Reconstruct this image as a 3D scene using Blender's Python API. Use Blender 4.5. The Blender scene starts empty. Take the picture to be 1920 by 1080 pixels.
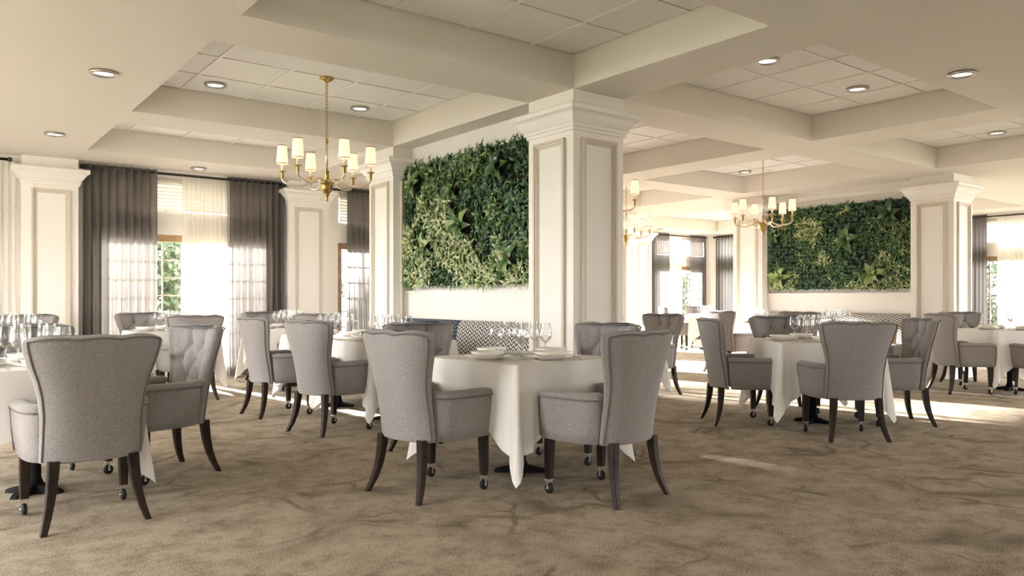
import bpy, math, random
from mathutils import Vector, Matrix
from math import sin, cos, pi, sqrt, radians, exp
random.seed(7)
scn = bpy.context.scene
col = scn.collection

# ------------------------------------------------------------------ camera, world, sun, exposure
H = 1.15
cam_d = bpy.data.cameras.new('camera')
cam_d.sensor_width = 36.0
cam_d.lens = 36.0 * 1455.0 / 1920.0
cam_d.shift_y = 20.0 / 1920.0
cam_d.clip_end = 300
cam = bpy.data.objects.new('camera', cam_d)
col.objects.link(cam)
cam.location = (0, 0, H)
cam.rotation_euler = (radians(90), 0, radians(-37.45))
scn.camera = cam

scn.view_settings.view_transform = 'Standard'
scn.view_settings.look = 'None'
scn.view_settings.gamma = 1.0
scn.view_settings.use_curve_mapping = False
scn.view_settings.exposure = 1.25
scn.cycles.transparent_max_bounces = 40
scn.cycles.diffuse_bounces = 7
scn.cycles.max_bounces = 16

world = bpy.data.worlds.new('sky')
scn.world = world
world.use_nodes = True
wn = world.node_tree.nodes
wn['Background'].inputs[0].default_value = (1.0, 0.992, 0.985, 1)
wn['Background'].inputs[1].default_value = 9.0

sun_d = bpy.data.lights.new('sun', 'SUN')
sun_d.energy = 36.0
sun_d.angle = radians(1.2)
sun_d.color = (1.0, 0.955, 0.91)
sun = bpy.data.objects.new('sun', sun_d)
col.objects.link(sun)
sun.rotation_euler = Vector((0.155, -0.988, -0.225)).to_track_quat('-Z', 'Y').to_euler()
sun.location = (-8, 26, 8)

def portal(loc, sx, sy, direction):
    l = bpy.data.lights.new('daylight_portal', 'AREA')
    l.shape = 'RECTANGLE'; l.size = sx; l.size_y = sy
    l.cycles.is_portal = True
    o = bpy.data.objects.new('daylight_portal', l)
    col.objects.link(o)
    o.location = loc
    o.rotation_euler = Vector(direction).to_track_quat('-Z', 'Z').to_euler()

# ------------------------------------------------------------------ materials
def new_mat(name):
    m = bpy.data.materials.new(name); m.use_nodes = True
    nt = m.node_tree
    return m, nt, nt.nodes, nt.links, nt.nodes['Principled BSDF']

def mat(name, c, rough=0.6, metal=0.0, var=0.0, vscale=4.0, bump=0.0, bscale=60.0, sheen=0.0, spec=None):
    m, nt, n, l, p = new_mat(name)
    p.inputs['Base Color'].default_value = (*c, 1)
    p.inputs['Roughness'].default_value = rough
    p.inputs['Metallic'].default_value = metal
    if sheen: p.inputs['Sheen Weight'].default_value = sheen
    if spec is not None: p.inputs['Specular IOR Level'].default_value = spec
    if var or bump:
        tc = n.new('ShaderNodeTexCoord')
        if var:
            no = n.new('ShaderNodeTexNoise'); no.inputs['Scale'].default_value = vscale
            no.inputs['Detail'].default_value = 4
            l.new(tc.outputs['Object'], no.inputs['Vector'])
            r = n.new('ShaderNodeValToRGB')
            r.color_ramp.elements[0].position = .3; r.color_ramp.elements[1].position = .7
            r.color_ramp.elements[0].color = (*[max(0, x*(1-var)) for x in c], 1)
            r.color_ramp.elements[1].color = (*[min(1, x*(1+var)) for x in c], 1)
            l.new(no.outputs['Fac'], r.inputs[0]); l.new(r.outputs[0], p.inputs['Base Color'])
        if bump:
            nb = n.new('ShaderNodeTexNoise'); nb.inputs['Scale'].default_value = bscale
            nb.inputs['Detail'].default_value = 3
            l.new(tc.outputs['Object'], nb.inputs['Vector'])
            b = n.new('ShaderNodeBump'); b.inputs['Strength'].default_value = bump
            b.inputs['Distance'].default_value = .01
            l.new(nb.outputs['Fac'], b.inputs['Height']); l.new(b.outputs[0], p.inputs['Normal'])
    return m

def math_node(n, l, op, a, b=None, c=None):
    k = n.new('ShaderNodeMath'); k.operation = op
    for i, v in enumerate((a, b, c)):
        if v is None: continue
        if isinstance(v, (int, float)): k.inputs[i].default_value = v
        else: l.new(v, k.inputs[i])
    return k.outputs[0]

def woven_mat(name, dark, light, rough=0.9):
    m, nt, n, l, p = new_mat(name)
    tc = n.new('ShaderNodeTexCoord')
    outs = []
    for sc in ((430, 430, 60), (70, 70, 460)):
        mp = n.new('ShaderNodeMapping'); mp.inputs['Scale'].default_value = sc
        l.new(tc.outputs['Object'], mp.inputs[0])
        no = n.new('ShaderNodeTexNoise'); no.inputs['Scale'].default_value = 1; no.inputs['Detail'].default_value = 2
        l.new(mp.outputs[0], no.inputs['Vector']); outs.append(no.outputs['Fac'])
    s = math_node(n, l, 'ADD', outs[0], outs[1])
    s = math_node(n, l, 'MULTIPLY', s, .5)
    r = n.new('ShaderNodeValToRGB')
    r.color_ramp.elements[0].position = .36; r.color_ramp.elements[1].position = .64
    r.color_ramp.elements[0].color = (*dark, 1); r.color_ramp.elements[1].color = (*light, 1)
    l.new(s, r.inputs[0]); l.new(r.outputs[0], p.inputs['Base Color'])
    b = n.new('ShaderNodeBump'); b.inputs['Strength'].default_value = .35; b.inputs['Distance'].default_value = .003
    l.new(s, b.inputs['Height']); l.new(b.outputs[0], p.inputs['Normal'])
    p.inputs['Roughness'].default_value = rough
    p.inputs['Sheen Weight'].default_value = .25
    p.inputs['Specular IOR Level'].default_value = .2
    return m

def carpet_mat():
    m, nt, n, l, p = new_mat('carpet_pattern')
    tc = n.new('ShaderNodeTexCoord')
    def noise(scale, detail, vec=None, rough=.55):
        k = n.new('ShaderNodeTexNoise'); k.inputs['Scale'].default_value = scale
        k.inputs['Detail'].default_value = detail; k.inputs['Roughness'].default_value = rough
        l.new(vec or tc.outputs['Object'], k.inputs['Vector']); return k
    # wandering vine lines: distorted cell borders
    dist = noise(1.1, 5)
    vm = n.new('ShaderNodeVectorMath'); vm.operation = 'MULTIPLY_ADD'
    vm.inputs[1].default_value = (.9, .9, 0)
    l.new(dist.outputs['Color'], vm.inputs[0]); l.new(tc.outputs['Object'], vm.inputs[2])
    lines = []
    for sc, wdt in ((0.9, .060), (1.7, .050)):
        vo = n.new('ShaderNodeTexVoronoi'); vo.feature = 'DISTANCE_TO_EDGE'
        vo.inputs['Scale'].default_value = sc
        l.new(vm.outputs[0], vo.inputs['Vector'])
        mr = n.new('ShaderNodeMapRange'); mr.inputs['From Min'].default_value = 0
        mr.inputs['From Max'].default_value = wdt * 1.6
        mr.inputs['To Min'].default_value = 1; mr.inputs['To Max'].default_value = 0
        l.new(vo.outputs['Distance'], mr.inputs['Value']); lines.append(mr.outputs[0])
    mask = noise(1.7, 2)
    mk = n.new('ShaderNodeMapRange'); mk.inputs['From Min'].default_value = .40; mk.inputs['From Max'].default_value = .62
    l.new(mask.outputs['Fac'], mk.inputs['Value'])
    ln = math_node(n, l, 'MAXIMUM', lines[0], lines[1])
    ln = math_node(n, l, 'MULTIPLY', ln, mk.outputs[0])
    ln = math_node(n, l, 'MULTIPLY', ln, .72)
    mott = noise(4.6, 8, rough=.78)
    mr2 = n.new('ShaderNodeMapRange'); mr2.inputs['From Min'].default_value = .42; mr2.inputs['From Max'].default_value = .66
    l.new(mott.outputs['Fac'], mr2.inputs['Value'])
    mo = math_node(n, l, 'MULTIPLY', mr2.outputs[0], .60)
    tot = math_node(n, l, 'MAXIMUM', ln, mo)
    grain = noise(120, 3, rough=.85)
    g = n.new('ShaderNodeMapRange'); g.inputs['From Min'].default_value = .3; g.inputs['From Max'].default_value = .7
    g.inputs['To Min'].default_value = -.62; g.inputs['To Max'].default_value = .62
    l.new(grain.outputs['Fac'], g.inputs['Value'])
    tot = math_node(n, l, 'ADD', tot, g.outputs[0])
    r = n.new('ShaderNodeValToRGB')
    e = r.color_ramp.elements
    e[0].position = 0; e[0].color = (.43, .365, .280, 1)
    e[1].position = 1; e[1].color = (.090, .067, .042, 1)
    k = e.new(.45); k.color = (.240, .195, .140, 1)
    l.new(tot, r.inputs[0]); l.new(r.outputs[0], p.inputs['Base Color'])
    b = n.new('ShaderNodeBump'); b.inputs['Strength'].default_value = .7; b.inputs['Distance'].default_value = .006
    l.new(grain.outputs['Fac'], b.inputs['Height']); l.new(b.outputs[0], p.inputs['Normal'])
    p.inputs['Roughness'].default_value = .95
    p.inputs['Specular IOR Level'].default_value = .1
    return m

def chevron_mat(name, ca, cb, axis, colw=.042, per=.046):
    """woven zigzag: strokes slanting in alternate columns"""
    m, nt, n, l, p = new_mat(name)
    tc = n.new('ShaderNodeTexCoord')
    nz = n.new('ShaderNodeTexNoise'); nz.inputs['Scale'].default_value = 30
    l.new(tc.outputs['Object'], nz.inputs['Vector'])
    vm = n.new('ShaderNodeVectorMath'); vm.operation = 'MULTIPLY_ADD'; vm.inputs[1].default_value = (.012,) * 3
    l.new(nz.outputs['Color'], vm.inputs[0]); l.new(tc.outputs['Object'], vm.inputs[2])
    s = n.new('ShaderNodeSeparateXYZ'); l.new(vm.outputs[0], s.inputs[0])
    a = s.outputs[axis]
    pp = math_node(n, l, 'PINGPONG', a, colw)
    zz = math_node(n, l, 'ADD', s.outputs['Z'], math_node(n, l, 'MULTIPLY', pp, 1.1))
    if axis == 'Z': zz = math_node(n, l, 'ADD', s.outputs['X'], math_node(n, l, 'MULTIPLY', pp, 1.1))
    zz = math_node(n, l, 'ADD', zz, s.outputs['X']) if axis == 'Y' else zz
    fr = math_node(n, l, 'FRACT', math_node(n, l, 'DIVIDE', zz, per))
    st = math_node(n, l, 'PINGPONG', fr, .5)
    mr = n.new('ShaderNodeMapRange'); mr.inputs['From Min'].default_value = .17; mr.inputs['From Max'].default_value = .27
    l.new(st, mr.inputs['Value'])
    mx = n.new('ShaderNodeMix'); mx.data_type = 'RGBA'
    mx.inputs[6].default_value = (*ca, 1); mx.inputs[7].default_value = (*cb, 1)
    l.new(mr.outputs[0], mx.inputs[0]); l.new(mx.outputs[2], p.inputs['Base Color'])
    b = n.new('ShaderNodeBump'); b.inputs['Strength'].default_value = .4; b.inputs['Distance'].default_value = .004
    l.new(mr.outputs[0], b.inputs['Height']); l.new(b.outputs[0], p.inputs['Normal'])
    p.inputs['Roughness'].default_value = .85
    return m

def cloth_sheet_mat(name, c, translucent, transparent=0.0, tcol=None):
    m, nt, n, l, p = new_mat(name)
    out = n['Material Output']
    p.inputs['Base Color'].default_value = (*c, 1); p.inputs['Roughness'].default_value = .9
    p.inputs['Specular IOR Level'].default_value = .1
    tr = n.new('ShaderNodeBsdfTranslucent'); tr.inputs[0].default_value = (*(tcol or c), 1)
    mx = n.new('ShaderNodeMixShader'); mx.inputs[0].default_value = translucent
    l.new(p.outputs[0], mx.inputs[1]); l.new(tr.outputs[0], mx.inputs[2])
    last = mx
    if transparent:
        tp = n.new('ShaderNodeBsdfTransparent'); mx2 = n.new('ShaderNodeMixShader')
        mx2.inputs[0].default_value = transparent
        l.new(mx.outputs[0], mx2.inputs[1]); l.new(tp.outputs[0], mx2.inputs[2]); last = mx2
    l.new(last.outputs[0], out.inputs[0])
    return m

def glass_mat(name, tint=(1, 1, 1), refl=.10, edge=.45):
    """thin clear glass: transparent body with a Fresnel reflection"""
    m, nt, n, l, p = new_mat(name)
    out = n['Material Output']; n.remove(p)
    tp = n.new('ShaderNodeBsdfTransparent'); tp.inputs[0].default_value = (*tint, 1)
    gl = n.new('ShaderNodeBsdfGlossy'); gl.inputs['Roughness'].default_value = .02
    fr = n.new('ShaderNodeFresnel'); fr.inputs[0].default_value = 1.45
    k = math_node(n, l, 'MULTIPLY_ADD', fr.outputs[0], edge, refl)
    mx = n.new('ShaderNodeMixShader'); l.new(k, mx.inputs[0])
    l.new(tp.outputs[0], mx.inputs[1]); l.new(gl.outputs[0], mx.inputs[2])
    l.new(mx.outputs[0], out.inputs[0])
    return m

def emit_mat(name, c, strength, base=(.9, .9, .9), translucent=False):
    m, nt, n, l, p = new_mat(name)
    p.inputs['Base Color'].default_value = (*base, 1)
    p.inputs['Emission Color'].default_value = (*c, 1)
    p.inputs['Emission Strength'].default_value = strength
    p.inputs['Roughness'].default_value = .7
    return m

M = {}
M['paint'] = mat('cream_wall_paint', (.80, .765, .722), .55, var=.012, vscale=1.5)
M['soffit'] = mat('warm_ceiling_paint', (.71, .662, .605), .8, var=.01, vscale=1.0)
M['tile'] = mat('mineral_ceiling_tile', (.80, .785, .77), .9, var=.02, vscale=40, bump=.15, bscale=180)
M['tbar'] = mat('white_ceiling_grid', (.82, .80, .77), .5)
M['carpet'] = carpet_mat()
M['fabric'] = woven_mat('taupe_woven_upholstery', (.172, .155, .150), (.315, .287, .278))
M['piping'] = mat('taupe_piping_cord', (.15, .128, .118), .9)
M['mould'] = mat('taupe_glazed_moulding', (.60, .53, .44), .5)
M['leg'] = mat('dark_walnut_leg', (.024, .015, .010), .5, var=.35, vscale=18, spec=.15)
M['chrome'] = mat('polished_caster_metal', (.75, .73, .70), .22, metal=1.0)
M['rubber'] = mat('black_rubber_wheel', (.010, .010, .010), .55, spec=.25)
M['linen'] = cloth_sheet_mat('white_table_linen', (.80, .775, .74), .12)
M['wood'] = mat('table_board_wood', (.25, .16, .09), .5)
M['iron'] = mat('black_cast_iron', (.010, .010, .010), .8, spec=.1)
M['china'] = mat('white_glazed_china', (.84, .81, .77), .18)
M['steel'] = mat('polished_cutlery_steel', (.72, .69, .65), .18, metal=1.0)
M['crystal'] = glass_mat('clear_crystal_glass', (.975, .975, .975), .06, .7)
M['pane'] = glass_mat('window_pane_glass', (.97, .985, .98), .02, .6)
M['brass'] = mat('aged_brass', (.50, .34, .13), .28, metal=1.0)
M['arm'] = mat('pale_champagne_metal', (.80, .70, .55), .22, metal=.75)
M['candle'] = mat('white_candle_sleeve', (.85, .80, .72), .5)
M['shade'] = emit_mat('lit_linen_shade', (1.0, .66, .38), .50, (.70, .60, .50))
M['shade_trim'] = mat('bronze_shade_trim', (.30, .20, .12), .5)
M['lamp'] = emit_mat('lit_downlight_lens', (1.0, .93, .82), 3.0)
M['ring'] = mat('satin_nickel_ring', (.45, .42, .38), .35, metal=.9)
M['drape'] = cloth_sheet_mat('charcoal_taupe_drape', (.125, .110, .105), .40, 0.0, (.36, .34, .33))
M['sheer'] = cloth_sheet_mat('white_sheer_voile', (.86, .83, .79), .55, .12, (.80, .78, .75))
M['rod'] = mat('black_bronze_rod', (.018, .014, .012), .4)
M['frame'] = mat('tan_timber_window_frame', (.34, .225, .12), .45, var=.2, vscale=9)
M['muntin'] = mat('pale_muntin_bar', (.42, .36, .28), .5)
M['blind'] = cloth_sheet_mat('white_blind_slat', (.86, .84, .80), .30)
M['backing'] = mat('black_felt_backing', (.010, .011, .009), .95)
M['chev'] = chevron_mat('black_white_zigzag_weave', (.012, .013, .018), (.62, .59, .55), 'Y')
M['chevblue'] = chevron_mat('navy_zigzag_weave', (.010, .014, .026), (.11, .14, .18), 'Y')
M['teal'] = chevron_mat('teal_zigzag_weave', (.02, .10, .13), (.50, .55, .52), 'Y', .05, .05)
M['tan'] = mat('tan_cushion_cloth', (.36, .245, .12), .85, var=.12, vscale=60)
M['seatfab'] = woven_mat('banquette_seat_cloth', (.14, .12, .105), (.24, .21, .19))
M['lawn'] = mat('mown_lawn', (.085, .098, .045), .95, var=.35, vscale=6)
M['bark'] = mat('tree_bark', (.10, .07, .05), .9, var=.3, vscale=12)
M['leaf_a'] = mat('dark_glossy_leaf', (.020, .055, .016), .26, var=.3, vscale=30)
M['leaf_b'] = mat('mid_green_leaf', (.055, .125, .030), .27, var=.3, vscale=30)
M['leaf_c'] = mat('pale_green_leaf', (.20, .27, .085), .30, var=.25, vscale=30)
M['leaf_d'] = mat('bluish_green_leaf', (.035, .105, .048), .4, var=.3, vscale=30)
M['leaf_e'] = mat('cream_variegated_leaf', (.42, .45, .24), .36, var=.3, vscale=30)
M['garden_a'] = mat('garden_foliage_dark', (.020, .036, .012), .6, var=.3, vscale=3)
M['garden_b'] = mat('garden_foliage_light', (.045, .070, .024), .6, var=.3, vscale=3)
LEAFM = [M['leaf_a'], M['leaf_b'], M['leaf_c'], M['leaf_d'], M['leaf_e']]

# ------------------------------------------------------------------ mesh helpers
class MB:
    def __init__(self): self.v = []; self.f = []; self.mi = []; self.sm = []
    def add(self, verts, faces, smooth=False, mi=0):
        o = len(self.v); self.v += [tuple(x) for x in verts]
        for q in faces:
            self.f.append(tuple(i + o for i in q)); self.mi.append(mi); self.sm.append(smooth)
    def box(self, x0, x1, y0, y1, z0, z1, mi=0):
        v = [(x, y, z) for z in (z0, z1) for y in (y0, y1) for x in (x0, x1)]
        self.add(v, [(0, 2, 3, 1), (4, 5, 7, 6), (0, 1, 5, 4), (2, 6, 7, 3), (0, 4, 6, 2), (1, 3, 7, 5)], False, mi)
        return self
    def quad(self, a, b, c, d, mi=0): self.add([a, b, c, d], [(0, 1, 2, 3)], False, mi); return self
    def lathe(self, prof, seg=20, c=(0, 0, 0), smooth=True, capb=True, capt=True):
        vs = []; n = len(prof)
        for k in range(seg):
            a = 2 * pi * k / seg
            for r, z in prof: vs.append((c[0] + r * cos(a), c[1] + r * sin(a), c[2] + z))
        fs = []
        for k in range(seg):
            k2 = (k + 1) % seg
            for i in range(n - 1): fs.append((k * n + i, k2 * n + i, k2 * n + i + 1, k * n + i + 1))
        if capb and prof[0][0] > 1e-6: fs.append(tuple(k * n for k in reversed(range(seg))))
        if capt and prof[-1][0] > 1e-6: fs.append(tuple(k * n + n - 1 for k in range(seg)))
        self.add(vs, fs, smooth); return self
    def tube(self, pts, r, seg=8, smooth=True, cap=True, closed=False):
        pts = [Vector(p) for p in pts]; n = len(pts); vs = []
        prev = None
        for i, p in enumerate(pts):
            if closed: t = pts[(i + 1) % n] - pts[i - 1]
            else: t = pts[min(i + 1, n - 1)] - pts[max(i - 1, 0)]
            t.normalize()
            if prev is None:
                a = Vector((0, 0, 1)) if abs(t.z) < .9 else Vector((1, 0, 0))
                x = t.cross(a).normalized()
            else:
                x = (prev - t * prev.dot(t)).normalized()
            prev = x; y = t.cross(x)
            rr = r[i] if isinstance(r, (list, tuple)) else r
            for k in range(seg):
                a = 2 * pi * k / seg
                vs.append(p + x * (rr * cos(a)) + y * (rr * sin(a)))
        fs = []
        for i in range(n if closed else n - 1):
            j = (i + 1) % n
            for k in range(seg):
                k2 = (k + 1) % seg
                fs.append((i * seg + k, i * seg + k2, j * seg + k2, j * seg + k))
        if cap and not closed:
            fs.append(tuple(reversed(range(seg)))); fs.append(tuple((n - 1) * seg + k for k in range(seg)))
        self.add(vs, fs, smooth); return self
    def loft(self, rings, smooth=True, close=True, capb=True, capt=True):
        n = len(rings[0]); vs = [p for r in rings for p in r]; fs = []
        for i in range(len(rings) - 1):
            for k in range(n if close else n - 1):
                k2 = (k + 1) % n
                fs.append((i * n + k, i * n + k2, (i + 1) * n + k2, (i + 1) * n + k))
        if capb: fs.append(tuple(reversed(range(n))))
        if capt: fs.append(tuple((len(rings) - 1) * n + k for k in range(n)))
        self.add(vs, fs, smooth); return self
    def mesh(self, name, mats):
        me = bpy.data.meshes.new(name); me.from_pydata(self.v, [], self.f); me.update()
        for m in (mats if isinstance(mats, (list, tuple)) else [mats]): me.materials.append(m)
        me.polygons.foreach_set('use_smooth', self.sm)
        if any(self.mi): me.polygons.foreach_set('material_index', self.mi)
        return me
    def build(self, name, mats, parent=None, loc=None):
        return put(name, self.mesh(name, mats), parent, loc)

def put(name, me, parent=None, loc=None, rz=0):
    o = bpy.data.objects.new(name, me); col.objects.link(o)
    if parent: o.parent = parent
    if loc: o.location = loc
    if rz: o.rotation_euler = (0, 0, rz)
    return o
def tag(o, label=None, cat=None, group=None, kind=None):
    if label: o['label'] = label
    if cat: o['category'] = cat
    if group: o['group'] = group
    if kind: o['kind'] = kind
    return o
def empty(name, loc=(0, 0, 0), rz=0):
    o = bpy.data.objects.new(name, None); col.objects.link(o)
    o.empty_display_size = .1; o.location = loc; o.rotation_euler = (0, 0, rz); return o
KIDS = {}
def kids(o): return [c for c in o.children]
def copy_tree(o, parent=None):
    c = o.copy(); col.objects.link(c)
    if parent: c.parent = parent
    for ch in kids(o): copy_tree(ch, c)
    return c
def struct(o, label, cat):
    return tag(o, label, cat, None, 'structure')
def lerp(a, b, t): return a + (b - a) * t
def interp(tab, x):
    if x <= tab[0][0]: return tab[0][1]
    for (a, va), (b, vb) in zip(tab, tab[1:]):
        if x <= b:
            t = (x - a) / (b - a); t = t * t * (3 - 2 * t) if False else t
            return va + (vb - va) * t
    return tab[-1][1]

# ------------------------------------------------------------------ the room shell
ZS, ZT, ZR = 2.95, 3.24, 3.50      # soffit, tile plane, roof
XL, XP, XR = -2.6, 11.8, 18.1      # left wall, jog, right wall
YB, YF, YFF = -2.6, 11.6, 14.35    # behind camera, far left wall, far right wall
struct(MB().box(XL - .3, XR + .3, YB - .3, YFF + .3, -.12, 0).build('floor', M['carpet']),
       'beige and brown mottled carpet with wandering vine pattern', 'floor')

COFFERS = []
for (x0, x1) in ((1.63, 4.46), (5.065, 8.11), (8.72, 11.2)):
    for (y0, y1) in ((3.03, 4.955), (5.57, 8.13), (8.735, 10.57)):
        COFFERS.append((x0, x1, y0, y1))
COFFERS.append((12.95, 17.1, 5.9, 13.25))
def ceiling():
    xs = sorted({XL - .3, XR + .3} | {c[0] for c in COFFERS} | {c[1] for c in COFFERS})
    ys = sorted({YB - .3, YFF + .3} | {c[2] for c in COFFERS} | {c[3] for c in COFFERS})
    mb = MB()
    for xa, xb in zip(xs, xs[1:]):
        for ya, yb in zip(ys, ys[1:]):
            cx, cy = (xa + xb) / 2, (ya + yb) / 2
            if any(c[0] < cx < c[1] and c[2] < cy < c[3] for c in COFFERS): continue
            mb.quad((xa, ya, ZS), (xa, yb, ZS), (xb, yb, ZS), (xb, ya, ZS))
    for x0, x1, y0, y1 in COFFERS:
        t = ZT + .06
        mb.quad((x0, y0, ZS), (x0, y0, t), (x0, y1, t), (x0, y1, ZS))
        mb.quad((x1, y0, ZS), (x1, y1, ZS), (x1, y1, t), (x1, y0, t))
        mb.quad((x0, y0, ZS), (x1, y0, ZS), (x1, y0, t), (x0, y0, t))
        mb.quad((x0, y1, ZS), (x0, y1, t), (x1, y1, t), (x1, y1, ZS))
    mb.box(XL - .3, XR + .3, YB - .3, YFF + .3, ZR, ZR + .1)
    c = mb.build('ceiling', M['soffit'])
    struct(c, 'cream soffit with deep rectangular coffers of lay-in tiles', 'ceiling')
    unit = MB().box(-.5, .5, -.5, .5, -.5, .5).mesh('ceiling_tile', M['tile'])
    bar = MB().box(-.5, .5, -.5, .5, -.5, .5).mesh('grid_bar', M['tbar'])
    S = .64
    for (x0, x1, y0, y1) in COFFERS:
        def cuts(a, b, first):
            out = [b]; v = b - first
            while v > a + .05: out.append(v); v -= S
            out.append(a); return out[::-1]
        cx = cuts(x0, x1, .46 if x0 < 5 else .50); cy = cuts(y0, y1, .62)
        for xa, xb in zip(cx, cx[1:]):
            for ya, yb in zip(cy, cy[1:]):
                o = put('ceiling_tile', unit, c, ((xa + xb) / 2, (ya + yb) / 2, ZT + .012))
                o.scale = (xb - xa - .034, yb - ya - .034, .024)
        for xa in cx[1:-1]:
            o = put('grid_bar', bar, c, (xa, (y0 + y1) / 2, ZT + .010)); o.scale = (.020, y1 - y0, .036)
        for ya in cy[1:-1]:
            o = put('grid_bar', bar, c, ((x0 + x1) / 2, ya, ZT + .011)); o.scale = (x1 - x0, .020, .036)
    return c
ceiling()

def wall_with_openings(name, axis, p0, p1, a0, a1, openings, label):
    """axis 'x': wall runs along x between y=p0..p1; openings (s0,s1,z0,z1)"""
    mb = MB()
    def bx(s0, s1, z0, z1):
        if s1 - s0 < 1e-4 or z1 - z0 < 1e-4: return
        if axis == 'x': mb.box(s0, s1, p0, p1, z0, z1)
        else: mb.box(p0, p1, s0, s1, z0, z1)
    cur = a0
    spans = sorted({(o[0], o[1]) for o in openings})
    for s0, s1 in spans:
        bx(cur, s0, 0, ZR)
        zs = sorted([(o[2], o[3]) for o in openings if (o[0], o[1]) == (s0, s1)])
        z = 0
        for za, zb in zs: bx(s0, s1, z, za); z = zb
        bx(s0, s1, z, ZR); cur = s1
    bx(cur, a1, 0, ZR)
    return struct(mb.build(name, M['paint']), label, 'wall')

WZ = (.10, 2.05, 2.34, 2.86)
WIN_L = [(-1.0, .62), (1.88, 4.22), (5.36, 7.9), (8.95, 11.0)]
WIN_F = [(12.5, 15.0), (15.75, 17.75)]  # first opening is hidden, widened to bring more sun into the alcove
WIN_R = [(-1.5, 1.0), (1.6, 4.3), (4.95, 7.3), (7.9, 11.6), (12.1, 13.9)]  # out-of-view openings enlarged to brighten the far side
FILL_OPEN_B = [(-1.9, -1.0), (6.9, 7.7), (12.0, 16.0)]  # invented openings in the unseen rear wall, sized for fill light
FILL_OPEN_S = [(3.6, 5.2), (6.0, 7.6), (8.4, 10.2)]  # invented openings in the unseen left wall, lighting the chairs from that side
def ops(L): return [(a, b, WZ[0], WZ[1]) for a, b in L] + [(a, b, WZ[2], WZ[3]) for a, b in L]
wall_with_openings('wall_far', 'x', YF, YF + .25, XL - .3, XP + .2, ops(WIN_L), 'cream window wall behind the curtains on the left')
wall_with_openings('wall_alcove', 'x', YFF, YFF + .25, XP, XR + .3, ops(WIN_F), 'cream window wall of the bright far alcove')
wall_with_openings('wall_right', 'y', XR, XR + .25, YB - .3, YFF + .3, ops(WIN_R), 'cream window wall at the far right')
wall_with_openings('wall_behind', 'x', YB - .25, YB, XL - .3, XR + .3, ops(FILL_OPEN_B), 'cream wall behind the viewer, with openings added for fill light')
wall_with_openings('wall_left', 'y', XL - .25, XL, YB - .3, YF + .3, ops(FILL_OPEN_S), 'cream wall outside the left edge, with openings added for side light')
struct(MB().box(XP, XP + .2, YF, YFF, 0, ZR).build('wall_return', M['paint']), 'short cream wall return beside the far alcove', 'wall')
for a, b in WIN_L: portal(((a + b) / 2, YF + .3, 1.5), b - a, 2.8, (0, -1, 0))
for a, b in WIN_F: portal(((a + b) / 2, YFF + .3, 1.5), b - a, 2.8, (0, -1, 0))
for a, b in WIN_R: portal((XR + .3, (a + b) / 2, 1.5), b - a, 2.8, (-1, 0, 0))
for a, b in FILL_OPEN_B: portal(((a + b) / 2, YB - .3, 1.5), b - a, 2.8, (0, 1, 0))
for a, b in FILL_OPEN_S: portal((XL - .3, (a + b) / 2, 1.5), b - a, 2.8, (1, 0, 0))

# partition walls that carry the living walls
def partition(name, xw, label):
    mb = MB().box(xw, xw + .22, 5.5, 8.2, 0, ZR)
    mb.box(xw - .07, xw, 5.5, 8.2, 0, 1.22)
    mb.box(xw - .085, xw, 5.5, 8.2, 1.22, 1.245)
    return struct(mb.build(name, M['paint']), label, 'wall')
partition('wall_partition_near', 4.72, 'cream partition wall with a ledge below the nearer living wall')
partition('wall_partition_far', 12.0, 'cream partition wall with a ledge below the farther living wall')

# crown strip at the head of the window walls
def trim(name, boxes, label):
    mb = MB()
    for b in boxes: mb.box(*b)
    return struct(mb.build(name, M['paint']), label, 'trim')
trim('trim_1', [(XL, XP, YF - .03, YF, 2.89, ZS), (XL, XP, YF - .05, YF, 2.925, ZS)], 'cream cornice along the left window wall')
trim('trim_2', [(XP + .2, XR, YFF - .03, YFF, 2.84, ZS), (XP + .2, XR, YFF - .06, YFF, 2.90, ZS)], 'cream cornice along the alcove window wall')
trim('trim_3', [(XR - .03, XR, YB, YFF, 2.84, ZS), (XR - .06, XR, YB, YFF, 2.90, ZS)], 'cream cornice along the right window wall')
trim('trim_4', [(11.97, 12.0, 5.57, 8.13, 2.80, 2.84), (11.955, 12.0, 5.57, 8.13, 2.84, 2.87)], 'thin cream moulding above the farther living wall')
trim('baseboard_far', [(XL, XP, YF - .018, YF, 0, .14)], 'cream baseboard under the left windows')
trim('baseboard_alcove', [(XP + .2, XR, YFF - .018, YFF, 0, .14)], 'cream baseboard under the alcove windows')
trim('baseboard_right', [(XR - .018, XR, YB, YFF, 0, .14)], 'cream baseboard under the right windows')

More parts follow.
